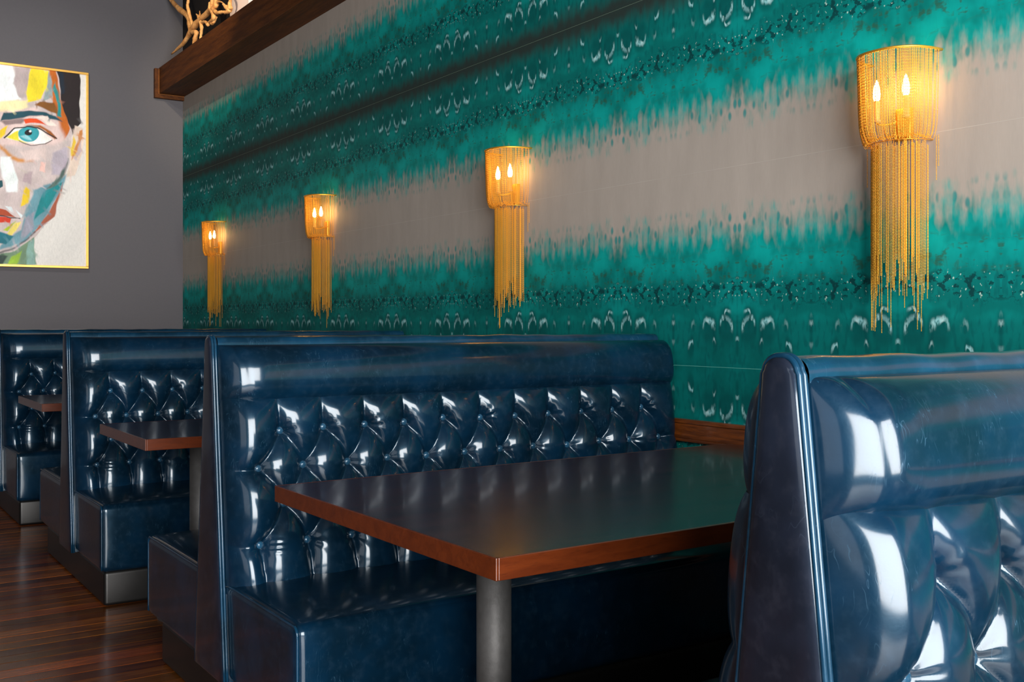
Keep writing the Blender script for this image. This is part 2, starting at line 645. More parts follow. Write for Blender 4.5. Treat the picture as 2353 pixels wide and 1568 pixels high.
# chair rail
rail = empty('trim_1', (0, WALL_Y, 0.62 * H))
rail['kind'] = 'structure'
link('rail_board', box_mesh('rail_board', (FAR_X, -0.020, 0.012), (NEAR_X, 0.0, 0.070), 0.002), M['rail'], rail)
link('rail_cap', box_mesh('rail_cap', (FAR_X, -0.026, 0.070), (NEAR_X, 0.0, 0.086), 0.003), M['rail'], rail)
link('rail_foot', box_mesh('rail_foot', (FAR_X, -0.025, 0.0), (NEAR_X, 0.0, 0.012), 0.003), M['rail'], rail)

# floor planks (children of the floor) where the photo shows them
PW = 0.084
plank_me = {}
xs = np.arange(-9.45, 0.6, PW)
for i, x in enumerate(xs):
    cut = -0.75 + 0.9 * random.random()
    for (ya, yb) in ((-1.9, cut), (cut, 1.02 + 0.35)):
        key = (round(ya, 2), round(yb, 2))
        L = yb - ya
        me = box_mesh('plank', (0.0012, 0.001, -0.008), (PW - 0.0012, L - 0.001, 0.0), 0.0012, 1)
        p = link('plank', me, M['plank'], floor)
        p.location = (x, ya, -random.random() * 0.0006)

# ------------------------------------------------------------------ booths
B0 = 0.84                     # booth end (aisle side) in eye heights
LEN = (2.325 - B0) * H        # length towards the wall
KICK = 0.119 * H
SEAT_Z = 0.358 * H
TOP_Z = 0.966 * H
HEAD_Z0, HEAD_Z1 = 0.795 * H, 0.944 * H
PITCH = 0.1203 * H
ROWS = [0.731 * H, 0.637 * H, 0.545 * H, 0.452 * H]


def half(z):                  # half thickness of the back's core at height z
    t = (z - KICK) / (TOP_Z - KICK)
    return 0.136 + (0.025 - 0.136) * t


def face_x(z):                # plane of the button roots
    return 0.116 + 0.14 * (0.637 * H - z)


def button_spots():
    out = []
    for r, z in enumerate(ROWS):
        cnt = 11 if r % 2 == 0 else 12
        first = 0.093 * H + (PITCH / 2 if r % 2 == 0 else 0)
        for i in range(cnt):
            out.append((r, i, first + i * PITCH, z))
    return out


def tuft_mesh(name, seed):
    R = np.random.default_rng(seed)
    ya, yb = 0.020, LEN
    za, zb = SEAT_Z - 0.03, HEAD_Z0 + 0.02
    st = 0.0034
    nu, nv = int((yb - ya) / st) + 1, int((zb - za) / st) + 1
    u = np.linspace(ya, yb, nu)
    v = np.linspace(za, zb, nv)
    du = u[1] - u[0]
    U, V = np.meshgrid(u, v)              # rows are v
    fixed = np.zeros_like(U, bool)
    val = np.zeros_like(U)
    spots = {(r, i): (y + R.normal(0, 0.002), z + R.normal(0, 0.002)) for r, i, y, z in button_spots()}
    DEEP, MID = 0.0, 0.021

    def seg(p, q, bow, v0, vm, v1):
        p, q = np.array(p), np.array(q)
        d = q - p
        nrm = np.array([-d[1], d[0]]) / np.linalg.norm(d)
        for t in np.linspace(0, 1, 90):
            c = p + d * t + nrm * bow * math.sin(math.pi * t)
            i = int(round((c[1] - za) / (zb - za) * (nv - 1)))
            j = int(round((c[0] - ya) / (yb - ya) * (nu - 1)))
            if 0 <= i < nv and 0 <= j < nu:
                base = v0 * (1 - t) + v1 * t
                fixed[i, j] = True
                val[i, j] = base + vm * math.sin(math.pi * t) ** 0.8
    for (r, i), p in spots.items():
        if r + 1 < 4:
            for dj in ((0, 1) if r % 2 == 0 else (-1, 0)):
                q = spots.get((r + 1, i + dj))
                if q is not None:
                    right = q[0] > p[0]
                    seg(p, q, (0.010 if right else 0.001) + R.normal(0, 0.002), DEEP, MID + R.normal(0, 0.0015), DEEP)
        if r == 0:
            seg(p, (p[0] - 0.010, zb), 0.004, DEEP, 0.012, 0.022)
        if r == 3:
            seg(p, (p[0] + 0.006, za), 0.003, DEEP, 0.010, 0.020)
        if r % 2 == 1 and i == 0:
            seg(p, (ya, p[1] + 0.004), 0.004, DEEP, 0.016, 0.014)
        if r % 2 == 1 and i == 11:
            seg(p, (yb, p[1]), 0.004, DEEP, 0.016, 0.014)
    for (r, i), p in spots.items():
        m = (U - p[0]) ** 2 + (V - p[1]) ** 2 < 0.0062 ** 2
        fixed |= m
        val[m] = DEEP
    fixed[0, :] = fixed[-1, :] = fixed[:, 0] = fixed[:, -1] = True
    val[0, :] = 0.028
    val[-1, :] = 0.024
    val[:, 0] = val[:, -1] = 0.02
    k = 29.0
    phi = np.where(fixed, val, 0.02)
    src = k * du * du * 0.25
    par = (np.add.outer(np.arange(nv), np.arange(nu)) % 2).astype(bool)
    om = 1.93
    free0, free1 = (~fixed) & par, (~fixed) & (~par)
    for it in range(420):
        for fr in (free0, free1):
            nb = np.zeros_like(phi)
            nb[1:-1, 1:-1] = 0.25 * (phi[:-2, 1:-1] + phi[2:, 1:-1] + phi[1:-1, :-2] + phi[1:-1, 2:]) + src
            phi = np.where(fr, phi + om * (nb - phi), phi)
    # gathers round every button
    wr = np.zeros_like(phi)
    for (r, i), p in spots.items():
        dx, dz = U - p[0], V - p[1]
        rr = np.hypot(dx, dz)
        m = rr < 0.085
        th = np.arctan2(dz[m], dx[m])
        a = 0
        for q in range(3):
            f = R.integers(6, 12)
            a = a + R.uniform(0.4, 1.0) * np.cos(f * th + R.uniform(0, 6.28))
        wr[m] += a * 0.0019 * np.exp(-(rr[m] / 0.034) ** 2) * np.minimum(1, rr[m] / 0.014)
    for (r, i) in ((3, 0), (1, 11), (3, 5)):     # a few longer parallel wrinkles beside some buttons
        p = spots[(r, i)]
        s = -1 if i == 11 else 1
        dx, dz = (U - p[0]) * s, V - p[1]
        env = np.exp(-((dx - 0.038) / 0.024) ** 2 - (dz / 0.020) ** 2)
        wr += 0.0022 * env * np.cos(dz / 0.0075 * math.pi)
    phi = 0.062 * np.tanh(phi / 0.062 * 1.1)      # cushions are flatter on top than a soap film
    phi = phi + wr
    # very small smoothing so that creases shade softly
    for _ in range(2):
        ph = phi.copy()
        ph[1:-1, 1:-1] = 0.5 * phi[1:-1, 1:-1] + 0.125 * (phi[:-2, 1:-1] + phi[2:, 1:-1] + phi[1:-1, :-2] + phi[1:-1, 2:])
        phi = ph
    X = 0.116 + 0.14 * (0.637 * H - V) + phi
    hz = 0.136 + (0.025 - 0.136) * (V - KICK) / (TOP_Z - KICK)
    for e, p_ in (((U - ya) / 0.085, 2.2), ((yb - U) / 0.010, 2.2)):
        e = np.clip(e, 0, 1)
        X = hz + (X - hz) * np.clip(1 - (1 - e) ** p_, 0, 1) ** 0.5
    verts = np.stack([X.ravel(), U.ravel(), V.ravel()], 1)
    I = np.arange(nu * nv).reshape(nv, nu)
    Q = np.stack([I[:-1, :-1].ravel(), I[:-1, 1:].ravel(), I[1:, 1:].ravel(), I[1:, :-1].ravel()], 1)
    me = mesh_np(name, verts, Q)
    me.materials.append(M['leather'])
    return me, spots


def button_mesh():
    V, F_ = [], []
    prof = [(0.0115, -0.003), (0.0118, 0.001), (0.0105, 0.0042), (0.0075, 0.0068), (0.0038, 0.0082)]
    k = 14
    for (r, x) in prof:
        for j in range(k):
            t = 2 * math.pi * j / k
            V.append((x, r * math.cos(t), r * math.sin(t)))
    V.append((0.0087, 0, 0))
    for i in range(len(prof) - 1):
        for j in range(k):
            F_.append((i * k + j, i * k + (j + 1) % k, (i + 1) * k + (j + 1) % k, (i + 1) * k + j))
    c = len(V) - 1
    for j in range(k):
        F_.append(((len(prof) - 1) * k + j, (len(prof) - 1) * k + (j + 1) % k, c))
    me = mesh('button', V, F_)
    me.materials.append(M['button'])
    me.polygons.foreach_set('use_smooth', [True] * len(me.polygons))
    return me


def head_mesh(name, seed):
    R = np.random.default_rng(seed)
    ya, yb = 0.019, LEN
    nu, nv = 260, 48
    s = np.linspace(0, 1, nu)
    u = ya + (yb - ya) * (0.55 * s + 0.45 * s ** 2.2)
    a = np.linspace(0, 1, nv)
    tt = 0.5 - 0.5 * np.cos(math.pi * a)
    U, T = np.meshgrid(u, tt)
    e = np.clip((U - ya) / 0.125, 0, 1)
    endf = np.sqrt(np.clip(1 - (1 - e) ** 2.3, 0, 1))
    e2 = np.clip((yb - U) / 0.02, 0, 1)
    endf = endf * (0.90 + 0.10 * np.sqrt(1 - (1 - e2) ** 2))
    prof = np.clip(1 - np.abs(2 * T - 1) ** 2.8, 0, 1) ** 0.55
    # the roll is pulled in towards its seams near the sewn end
    zc = 0.5 * (HEAD_Z0 + HEAD_Z1)
    hh = 0.5 * (HEAD_Z1 - HEAD_Z0)
    Z = zc + (2 * T - 1) * hh
    hz = 0.136 + (0.025 - 0.136) * (Z - KICK) / (TOP_Z - KICK)
    X = hz + (0.026 + 0.068 * prof) * endf
    # gathered creases at the sewn end
    cre = np.exp(-((U - ya - 0.05) / 0.030) ** 2)
    X += 0.0010 * cre * np.cos((U - ya) / 0.020 * math.pi + 2.5 * (T - 0.5))
    tuck = np.exp(-((U - ya - 0.045 - 0.035 * (1 - T)) / 0.010) ** 2) * np.clip((T - 0.72) / 0.2, 0, 1)
    X -= 0.008 * tuck
    for _ in range(14):
        uc, tc = R.uniform(ya + 0.1, yb), R.uniform(0.1, 0.9)
        X += R.normal(0, 0.0012) * np.exp(-((U - uc) / 0.07) ** 2 - ((T - tc) / 0.35) ** 2)
    verts = np.stack([X.ravel(), U.ravel(), Z.ravel()], 1)
    I = np.arange(nu * nv).reshape(nv, nu)
    Q = np.stack([I[:-1, :-1].ravel(), I[:-1, 1:].ravel(), I[1:, 1:].ravel(), I[1:, :-1].ravel()], 1)
    me = mesh_np(name, verts, Q)
    me.materials.append(M['leather'])
    return me


def panel_outline(grow=0.0, frac=1.0, n_arc=10):
    """outline of the tapered end panel in (x, z), from bottom right round the top to bottom left"""
    drop = (1 - frac) * 0.022
    ht = half(TOP_Z) * frac + grow
    r = ht * 0.9
    pts = [(half(KICK) * frac + grow, KICK - 0.002 + drop)]
    for z in np.linspace(KICK + 0.05, TOP_Z - r - drop, 14):
        pts.append((half(z) * frac + grow, z))
    zc = TOP_Z - r - drop + grow
    for a in np.linspace(0.15, math.pi / 2, n_arc):
        pts.append(((ht - r) + r * math.cos(a), zc + r * math.sin(a) * 0.9))
    left = [(-x, z) for x, z in pts[::-1]]
    return pts + left


def end_panel_mesh():
    loops = []
    for (y, g, fr) in ((0.021, 0.001, 1), (0.010, 0.001, 1), (0.006, 0.0005, 1), (0.0025, 0.0, 0.97), (0.0005, 0, 0.90), (-0.0015, 0, 0.75), (-0.0025, 0, 0.5), (-0.0028, 0, 0.25)):
        loops.append([(x, y, z) for x, z in panel_outline(g, fr)])
    k = len(loops[0])
    V = [p for L in loops for p in L]
    F_ = []
    for i in range(len(loops) - 1):
        for j in range(k):
            F_.append((i * k + j, (i + 1) * k + j, (i + 1) * k + (j + 1) % k, i * k + (j + 1) % k))
    b = (len(loops) - 1) * k
    hk = k // 2
    for j in range(hk - 1):
        F_.append((b + j, b + k - 1 - j, b + k - 2 - j, b + j + 1))
    me = mesh('end_panel', V, F_)
    me.materials.append(M['leather_end'])
    return me


def core_mesh():
    """plain upholstered core between the two cushions"""
    out = []
    V, F_ = [], []
    zs = [KICK, SEAT_Z, HEAD_Z0, TOP_Z - 0.03]
    ring = [(half(z), z) for z in zs] + [(-half(z), z) for z in zs[::-1]]
    k = len(ring)
    for y in (0.018, LEN):
        V += [(x, y, z) for x, z in ring]
    for j in range(k):
        F_.append((j, (j + 1) % k, k + (j + 1) % k, k + j))
    F_.append(tuple(range(k))[::-1])
    F_.append(tuple(range(k, 2 * k)))
    me = mesh('back_core', V, F_)
    me.materials.append(M['leather'])
    return me


def cap_mesh():
    prof = []
    hw = half(TOP_Z) + 0.008
    for a in np.linspace(0, math.pi, 15):
        prof.append((hw * (abs(math.cos(a)) ** 0.75) * (1 if math.cos(a) >= 0 else -1), TOP_Z - 0.034 + 0.032 * math.sin(a) ** 0.7))
    ys = np.linspace(0.022, LEN, 40)
    V, F_ = [], []
    k = len(prof)
    for i, y in enumerate(ys):
        wob = 0.0012 * math.sin(i * 1.7) + 0.0008 * math.sin(i * 0.6)
        V += [(x, y, z + wob) for x, z in prof]
    for i in range(len(ys) - 1):
        for j in range(k - 1):
            F_.append((i * k + j, i * k + j + 1, (i + 1) * k + j + 1, (i + 1) * k + j))
    me = mesh('top_cap', V, F_)
    me.materials.append(M['leather_pipe'])
    return me


def seat_mesh(name, x1, front):
    def shp(W, q):
        W = W.copy()
        top = np.clip(q[:, 2], 0, 1) ** 3
        W[:, 2] += top * 0.016 * (1 - q[:, 0] ** 4) * (1 - q[:, 1] ** 8)
        fr = np.clip(q[:, 0], 0, 1) ** 4
        W[:, 0] += fr * 0.006 * (1 - q[:, 2] ** 2) * (1 - q[:, 1] ** 10)
        return W
    me = rounded_box(name, (0.09, 0.0215, KICK), (x1, LEN, SEAT_Z), 0.026, (14, 40, 8), shp)
    me.materials.append(M['leather'])
    return me


TUFT = [tuft_mesh('backrest', 3), tuft_mesh('backrest', 11)]
for tm, _ in TUFT:
    tm.polygons.foreach_set('use_smooth', [True] * len(tm.polygons))
BUTTON = button_mesh()
HEADM = [head_mesh('headrest', 5), head_mesh('headrest', 6)]
for me in HEADM:
    me.polygons.foreach_set('use_smooth', [True] * len(me.polygons))
ENDP, CORE, CAP = end_panel_mesh(), core_mesh(), cap_mesh()
for me in (ENDP, CAP):
    me.polygons.foreach_set('use_smooth', [True] * len(me.polygons))
X_FRONT, X_REAR = 0.537 * H, 0.63 * H
SEATS = {1: seat_mesh('seat', X_FRONT, True), -1: seat_mesh('seat', X_REAR, False)}
for me in SEATS.values():
    me.polygons.foreach_set('use_smooth', [True] * len(me.polygons))


def tube_me(name, pts, rad, mat, k=8):
    V, Q = tube_arrays(pts, rad, k)
    me = mesh(name, V, to_faces(Q))
    me.materials.append(mat)
    me.polygons.foreach_set('use_smooth', [True] * len(me.polygons))
    return me


def edge_pipe(y, grow, r):
    pts = [(x, y, z) for x, z in panel_outline(grow)]
    return tube_me('piping', pts, r, M['leather_pipe'], 8)


PIPE_A = edge_pipe(0.007, 0.0015, 0.0042)
PIPE_B = edge_pipe(0.0155, 0.002, 0.0042)


def cap_pipe():
    hw = half(TOP_Z) + 0.010
    pts = [(hw, y, TOP_Z - 0.036 + 0.001 * math.sin(y * 21)) for y in np.linspace(0.03, LEN, 50)]
    return tube_me('piping', pts, 0.0055, M['leather_pipe'], 8)


CAP_PIPE = cap_pipe()


def seat_pipe(x1):
    r = 0.026
    pts = [(0.10, 0.023, SEAT_Z - 0.010)]
    for x in np.linspace(0.14, x1 - r, 14):
        q = (x - 0.09) / (x1 - 0.09) * 2 - 1
        pts.append((x, 0.026, SEAT_Z - 0.006 + 0.000 * (1 - q ** 4)))
    for a in np.linspace(0.2, math.pi / 2, 6):
        pts.append((x1 - r + (r - 0.005) * math.sin(a), 0.026, SEAT_Z - r + (r - 0.005) * math.cos(a)))
    for z in np.linspace(SEAT_Z - r - 0.01, KICK + 0.012, 12):
        pts.append((x1 - 0.004, 0.026, z))
    return tube_me('piping', pts, 0.0042, M['leather_pipe'], 6)


SEAT_PIPE = {1: seat_pipe(X_FRONT), -1: seat_pipe(X_REAR)}
KICK_ME = rounded_box('kick_plate', (-0.52 * H, 0.036, 0.0), (0.53 * H, LEN, KICK + 0.004), 0.016, (4, 4, 3))
KICK_ME.materials.append(M['steel'])
KICK_ME.polygons.foreach_set('use_smooth', [True] * len(KICK_ME.polygons))


def booth(a, label, variant, inset=0.0):
    root = empty('booth_bench', (-a * H, B0 * H, 0))
    tag(root, label, 'booth', 'double sided booth benches along the papered wall')

    def part(name, me, parent=root, rot=False):
        o = bpy.data.objects.new(name, me)
        COL.objects.link(o)
        o.parent = parent
        if rot:                                   # mirrored to the far side of the back
            o.scale = (-1, 1, 1)
        return o
    part('kick_plate', KICK_ME)
    part('back_core', CORE)
    ep = part('end_panel', ENDP)
    part('piping', PIPE_A, ep)
    part('piping', PIPE_B, ep)
    cap = part('top_cap', CAP)
    part('piping', CAP_PIPE, cap)
    part('piping', CAP_PIPE, cap, True)
    for side in (1, -1):
        seat = part('seat', SEATS[side], root, side < 0)
        part('piping', SEAT_PIPE[side], seat)
        me, spots = TUFT[variant if side > 0 else 1 - variant]
        back = part('backrest', me, root, side < 0)
        back.location.x = -inset if side > 0 else 0
        for (r, i), (y, z) in spots.items():
            b = part('button', BUTTON, back)
            b.location = (face_x(z) + 0.0045, y, z)
            b.scale = (1.15, 1.08, 1.08)
        hd = part('headrest', HEADM[variant if side > 0 else 1 - variant], root, side < 0)
        hd.location.x = -inset * 0.6 if side > 0 else 0
    return root


BOOTHS = [(0.757, 'dark blue tufted leather booth cropped by the right edge of the photo', 1),
          (2.632, 'navy tufted leather booth in the middle, behind the nearest wooden table', 0),
          (4.402, 'navy tufted leather booth behind the second table, second from the grey wall', 1),
          (6.172, 'farthest tufted leather booth, cut by the left edge under the portrait', 0)]
for a, label, var in BOOTHS:
    booth(a, label, var, 0.021 if a < 1 else 0.0)

# ------------------------------------------------------------------ tables
T_TOP = 0.642 * H


def table(a0, a1, b_near, b_far, rz, label, post_b):
    ca, wid = (a0 + a1) / 2, (a1 - a0) * H
    root = empty('dining_table', (-ca * H, b_near * H, 0), rz)
    tag(root, label, 'table', 'wooden tables between the booths')
    L = (b_far - b_near) * H
    th, eb = 0.042, 0.006
    hw = wid / 2
    link('table_top', box_mesh('table_top', (-hw + eb, eb, T_TOP - th + 0.001), (hw - eb, L - eb, T_TOP), 0.0006, 1), M['table'], root)
    z0, z1 = T_TOP - th, T_TOP + 0.0004
    for lo, hi in (((-hw, 0, z0), (hw, eb + 0.0004, z1)), ((-hw, L - eb, z0), (hw, L, z1)),
                   ((-hw, eb, z0), (-hw + eb, L - eb, z1)), ((hw - eb, eb, z0), (hw, L - eb, z1))):
        link('edge_band', box_mesh('edge_band', lo, hi, 0.0018, 2), M['table_edge'], root)
    for pb in post_b:
        y = (pb - b_near) * H
        V, Q = tube_arrays([(0, y, 0.02), (0, y, 0.3), (0, y, T_TOP - th)], 0.0425, 28)
        link('post', mesh('post', V, to_faces(Q)), M['post'], root, True)
        link('mounting_plate', box_mesh('mounting_plate', (-0.16, y - 0.16, T_TOP - th - 0.008), (0.16, y + 0.16, T_TOP - th), 0.003), M['post'], root)
        V, Q = tube_arrays([(0, y, 0.0), (0, y, 0.012), (0, y, 0.020), (0, y, 0.032)], [0.17, 0.17, 0.15, 0.05], 36)
        link('foot', mesh('foot', V, to_faces(Q)), M['post'], root, False)
    return root


table(1.339, 2.212, 0.862, 2.27, math.radians(0.9), 'large dark wooden table with reddish edge in front of the middle booth', (1.15, 1.95))
table(3.30, 3.90, 0.862, 2.27, 0, 'smaller wooden table between the middle booth and the one behind it', (1.125, 1.95))
table(5.00, 5.62, 0.862, 2.27, 0, 'farthest wooden table, its corner jutting out at the left edge', (1.15, 1.95))

# ------------------------------------------------------------------ chain sconces
LW, LS = 0.1025 * H, 0.128 * H          # half width along the wall, reach from the wall
LZ = 1.681 * H                          # top ring height


def strand_arrays(pts, r=0.0021, half_len=0.0027, pitch=0.0043):
    """octahedral links threaded on a polyline"""
    pts = np.asarray(pts, float)
    d = np.linalg.norm(np.diff(pts, axis=0), axis=1)
    s = np.concatenate([[0], np.cumsum(d)])
    m = max(2, int(s[-1] / pitch))
    q = np.linspace(0, s[-1], m)
    C = np.stack([np.interp(q, s, pts[:, i]) for i in range(3)], 1)
    T = np.gradient(C, axis=0)
    T /= np.linalg.norm(T, axis=1, keepdims=True) + 1e-9
    ref = np.array([1.0, 0.31, 0.0])
    U = np.cross(T, ref)
    U /= np.linalg.norm(U, axis=1, keepdims=True) + 1e-9
    W = np.cross(T, U)
    ang = (np.arange(m) % 2) * (math.pi / 4)
    U2 = U * np.cos(ang)[:, None] + W * np.sin(ang)[:, None]
    W2 = -U * np.sin(ang)[:, None] + W * np.cos(ang)[:, None]
    V = np.stack([C + T * half_len, C - T * half_len, C + U2 * r, C + W2 * r * 0.8, C - U2 * r, C - W2 * r * 0.8], 1).reshape(-1, 3)
    b = (np.arange(m) * 6)[:, None]
    tri = np.array([[0, 2, 3], [0, 3, 4], [0, 4, 5], [0, 5, 2], [1, 3, 2], [1, 4, 3], [1, 5, 4], [1, 2, 5]])
    Fc = (b[:, :, None] + tri[None]).reshape(-1, 3)
    return V, Fc


def ring_pt(th, sx, sy):
    """th 0..pi from one wall end to the other; squarish half oval"""
    c, s = math.cos(th), math.sin(th)
    return (sx * math.copysign(abs(c) ** 0.85, c), -sy * abs(s) ** 0.75)


IN_W, IN_S = 0.076 * H, 0.088 * H
DROP = 0.222 * H


def shade_mesh(seed):
    R = np.random.default_rng(seed)
    Vs, Fs, off = [], [], 0
    N = 118
    for i in range(N):
        if i in (1, 4, 5, 9, 13, 40, 77, N - 2, N - 5, N - 6, N - 10, N - 14):      # gaps that throw streaks on the wall
            continue
        th = 0.04 + (math.pi - 0.08) * (i + 0.5 + R.normal(0, 0.25)) / N
        x0, y0 = ring_pt(th, LW, LS)
        x1, y1 = ring_pt(min(max(th, 0.05), math.pi - 0.05), IN_W, IN_S)
        y1 -= 0.006
        pts = []
        dr = DROP + R.normal(0, 0.004)
        for t in np.concatenate([np.linspace(0, 0.6, 6), np.linspace(0.66, 1, 14)]):
            k = t ** 11
            sag = 0.006 * math.sin(math.pi * min(1, t * 1.0))
            pts.append((x0 * (1 - 0.05 * t) * (1 - k) + x1 * k, y0 * (1 - 0.05 * t) * (1 - k) + y1 * k, -dr * min(1.0, t * 1.06) + 0.012 * max(0, (t - 0.94) / 0.06)))
        V, Fc = strand_arrays(pts)
        Vs.append(V)
        Fs.append(Fc + off)
        off += len(V)
    return mesh_np('shade_chains', np.concatenate(Vs), np.concatenate(Fs))


SHADE = [shade_mesh(1), shade_mesh(2)]
for me in SHADE:
    me.materials.append(M['gold'])
STRAND_LEN = [0.34, 0.37, 0.40, 0.43, 0.46, 0.50, 0.56]
STRANDS = []
for L in STRAND_LEN:
    V, Fc = strand_arrays([(0, 0, 0), (0, 0, -L)])
    me = mesh_np('hanging_chain', V, Fc)
    me.materials.append(M['gold'])
    STRANDS.append(me)
SHORT = []
for L in (0.09, 0.13):
    V, Fc = strand_arrays([(0, 0, 0), (0, 0, -L)])
    me = mesh_np('hanging_chain', V, Fc)
    me.materials.append(M['gold'])
    SHORT.append(me)

ring_pts = [(*ring_pt(t, LW, LS), 0) for t in np.linspace(0, math.pi, 40)]
RING = tube_me('top_ring', ring_pts, 0.004, M['gold'], 8)
RING_IN = tube_me('gathering_ring', [(*ring_pt(t, IN_W, IN_S), 0) for t in np.linspace(0, math.pi, 30)], 0.0016, M['gold'], 6)
BULB = None


def lathe(name, prof, mat, k=16):
    V, F_ = [], []
    for (r, z) in prof:
        for j in range(k):
            t = 2 * math.pi * j / k
            V.append((r * math.cos(t), r * math.sin(t), z))
    for i in range(len(prof) - 1):
        for j in range(k):
            F_.append((i * k + j, i * k + (j + 1) % k, (i + 1) * k + (j + 1) % k, (i + 1) * k + j))
    me = mesh(name, V, F_)
    me.materials.append(mat)
    me.polygons.foreach_set('use_smooth', [True] * len(me.polygons))
    return me


BULB = lathe('bulb', [(0.001, 0.066), (0.004, 0.060), (0.0075, 0.048), (0.0105, 0.034), (0.0118, 0.022), (0.0105, 0.010), (0.007, 0.002), (0.001, 0.0)], M['bulb'])
SOCKET = lathe('socket', [(0.001, 0.002), (0.0095, 0.001), (0.0095, -0.055), (0.012, -0.058), (0.012, -0.064), (0.001, -0.065)], M['socket'])


def sconce(a, label, seed):
    R = np.random.default_rng(seed)
    root = empty('wall_sconce', (-a * H, WALL_Y, LZ))
    tag(root, label, 'wall lamp', 'gold chain sconces on the papered wall')

    def part(name, me, loc=(0, 0, 0), parent=root):
        o = bpy.data.objects.new(name, me)
        COL.objects.link(o)
        o.parent = parent
        o.location = loc
        return o
    part('back_plate', BACKPLATE)
    part('top_ring', RING)
    part('gathering_ring', RING_IN, (0, 0, -DROP))
    sh = part('chain_shade', SHADE[seed % 2])
    sh['kind'] = 'stuff'
    N = 60
    for i in range(N):
        f = (i + 0.5 + R.normal(0, 0.15)) / N
        if 0.20 < f < 0.235 or 0.79 < f < 0.82:
            continue
        th = math.pi * (0.03 + 0.94 * f)
        x, y = ring_pt(th, IN_W, IN_S)
        edge = abs(f - 0.5) * 2
        p = np.array([0.10, 0.16, 0.22, 0.22, 0.17, 0.09, 0.04])
        if edge > 0.6:
            p = np.array([0.0, 0.02, 0.12, 0.25, 0.34, 0.19, 0.08])
        j = R.choice(len(STRANDS), p=p / p.sum())
        c = part('hanging_chain', STRANDS[j], (x, y, -DROP + 0.004 - R.uniform(0, 0.028)))
    for i in range(44):                           # a second, inner curtain
        th = math.pi * R.uniform(0.06, 0.94)
        x, y = ring_pt(th, IN_W * 0.86, IN_S * 0.84)
        j = R.choice(len(STRANDS), p=[0.2, 0.2, 0.2, 0.2, 0.12, 0.06, 0.02])
        part('hanging_chain', STRANDS[j], (x, y, -DROP + 0.006 - R.uniform(0, 0.028)))
    for k, (fx, fy, m) in enumerate(((LW * 0.97, -0.012, 0), (LW * 0.93, -0.016, 1), (-LW * 0.86, -0.05, 1))):
        part('hanging_chain', SHORT[m], (fx, fy, -DROP + 0.01 - 0.002 * k))
    for s in (-1, 1):
        b = part('bulb', BULB, (s * 0.052, -0.075, -0.135))
        part('socket', SOCKET, (0, 0, 0), b)
        arm = [(s * 0.052, -0.075, -0.198), (s * 0.050, -0.060, -0.206), (s * 0.03, -0.025, -0.200), (s * 0.012, -0.006, -0.180)]
        V, Q = tube_arrays(smooth_path(arm, 4), 0.003, 6)
        link('bulb_arm', mesh('bulb_arm', V, to_faces(Q)), M['gold'], root, True)
    return root


BACKPLATE = rounded_box('back_plate', (-0.026, -0.020, -DROP + 0.01), (0.026, -0.0005, -DROP + 0.11), 0.003, (3, 2, 3))
BACKPLATE.materials.append(M['gold'])
for a, label, seed in ((1.683, 'nearest and largest gold chain sconce above the cropped right booth', 2),
                       (3.468, 'gold chain sconce above the middle booth, second nearest', 3),
                       (5.288, 'gold chain sconce third from the right, second from the grey wall', 4),
                       (7.06, 'farthest and smallest gold chain sconce beside the grey wall', 5)):
    sconce(a, label, seed)

# ------------------------------------------------------------------ beam with driftwood
bw = (2.35 - 2.164) * H
bx0 = FAR_X
beam = empty('wall_beam', (FAR_X, WALL_Y - 0.0005, BEAM_Z0))
tag(beam, 'long dark wooden box beam along the top of the papered wall', 'beam')
bl = NEAR_X - FAR_X
link('beam_face', box_mesh('beam_face', (0.045, -bw, 0.0), (bl, -bw + 0.02, BEAM_Z1 - BEAM_Z0), 0.002), M['beam'], beam)
link('beam_underside', box_mesh('beam_underside', (0.045, -bw + 0.02, 0.0), (bl, 0, 0.02), 0.001), M['beam'], beam)
link('beam_top', box_mesh('beam_top', (0.045, -bw + 0.02, BEAM_Z1 - BEAM_Z0 - 0.02), (bl, 0, BEAM_Z1 - BEAM_Z0), 0.001), M['beam'], beam)
ep = link('end_collar', box_mesh('end_collar', (0.0, -bw - 0.035, -0.035), (0.045, 0, BEAM_Z1 - BEAM_Z0 - 0.005), 0.002), M['beam'], beam)
link('joint_highlight', box_mesh('joint_highlight', (0.0455, -bw - 0.0015, 0.0), (0.050, -bw, BEAM_Z1 - BEAM_Z0 - 0.01)), M['beam_highlight'], beam)  # thin strips with the highlight painted into their colour
link('joint_highlight', box_mesh('joint_highlight', (0.0455, -bw, -0.0015), (0.050, -0.002, 0.0)), M['beam_highlight'], beam)

drift = empty('driftwood_branch', (0, 0, 0))
tag(drift, 'pale twisted driftwood branch lying on the dark beam', 'driftwood')
DY = 2.215 * H
DS = 10.695


def dpt(cx, cy, dy=0.0):
    p = on_y(380 + cx / DS, cy / DS, DY + dy)
    return np.array(p)


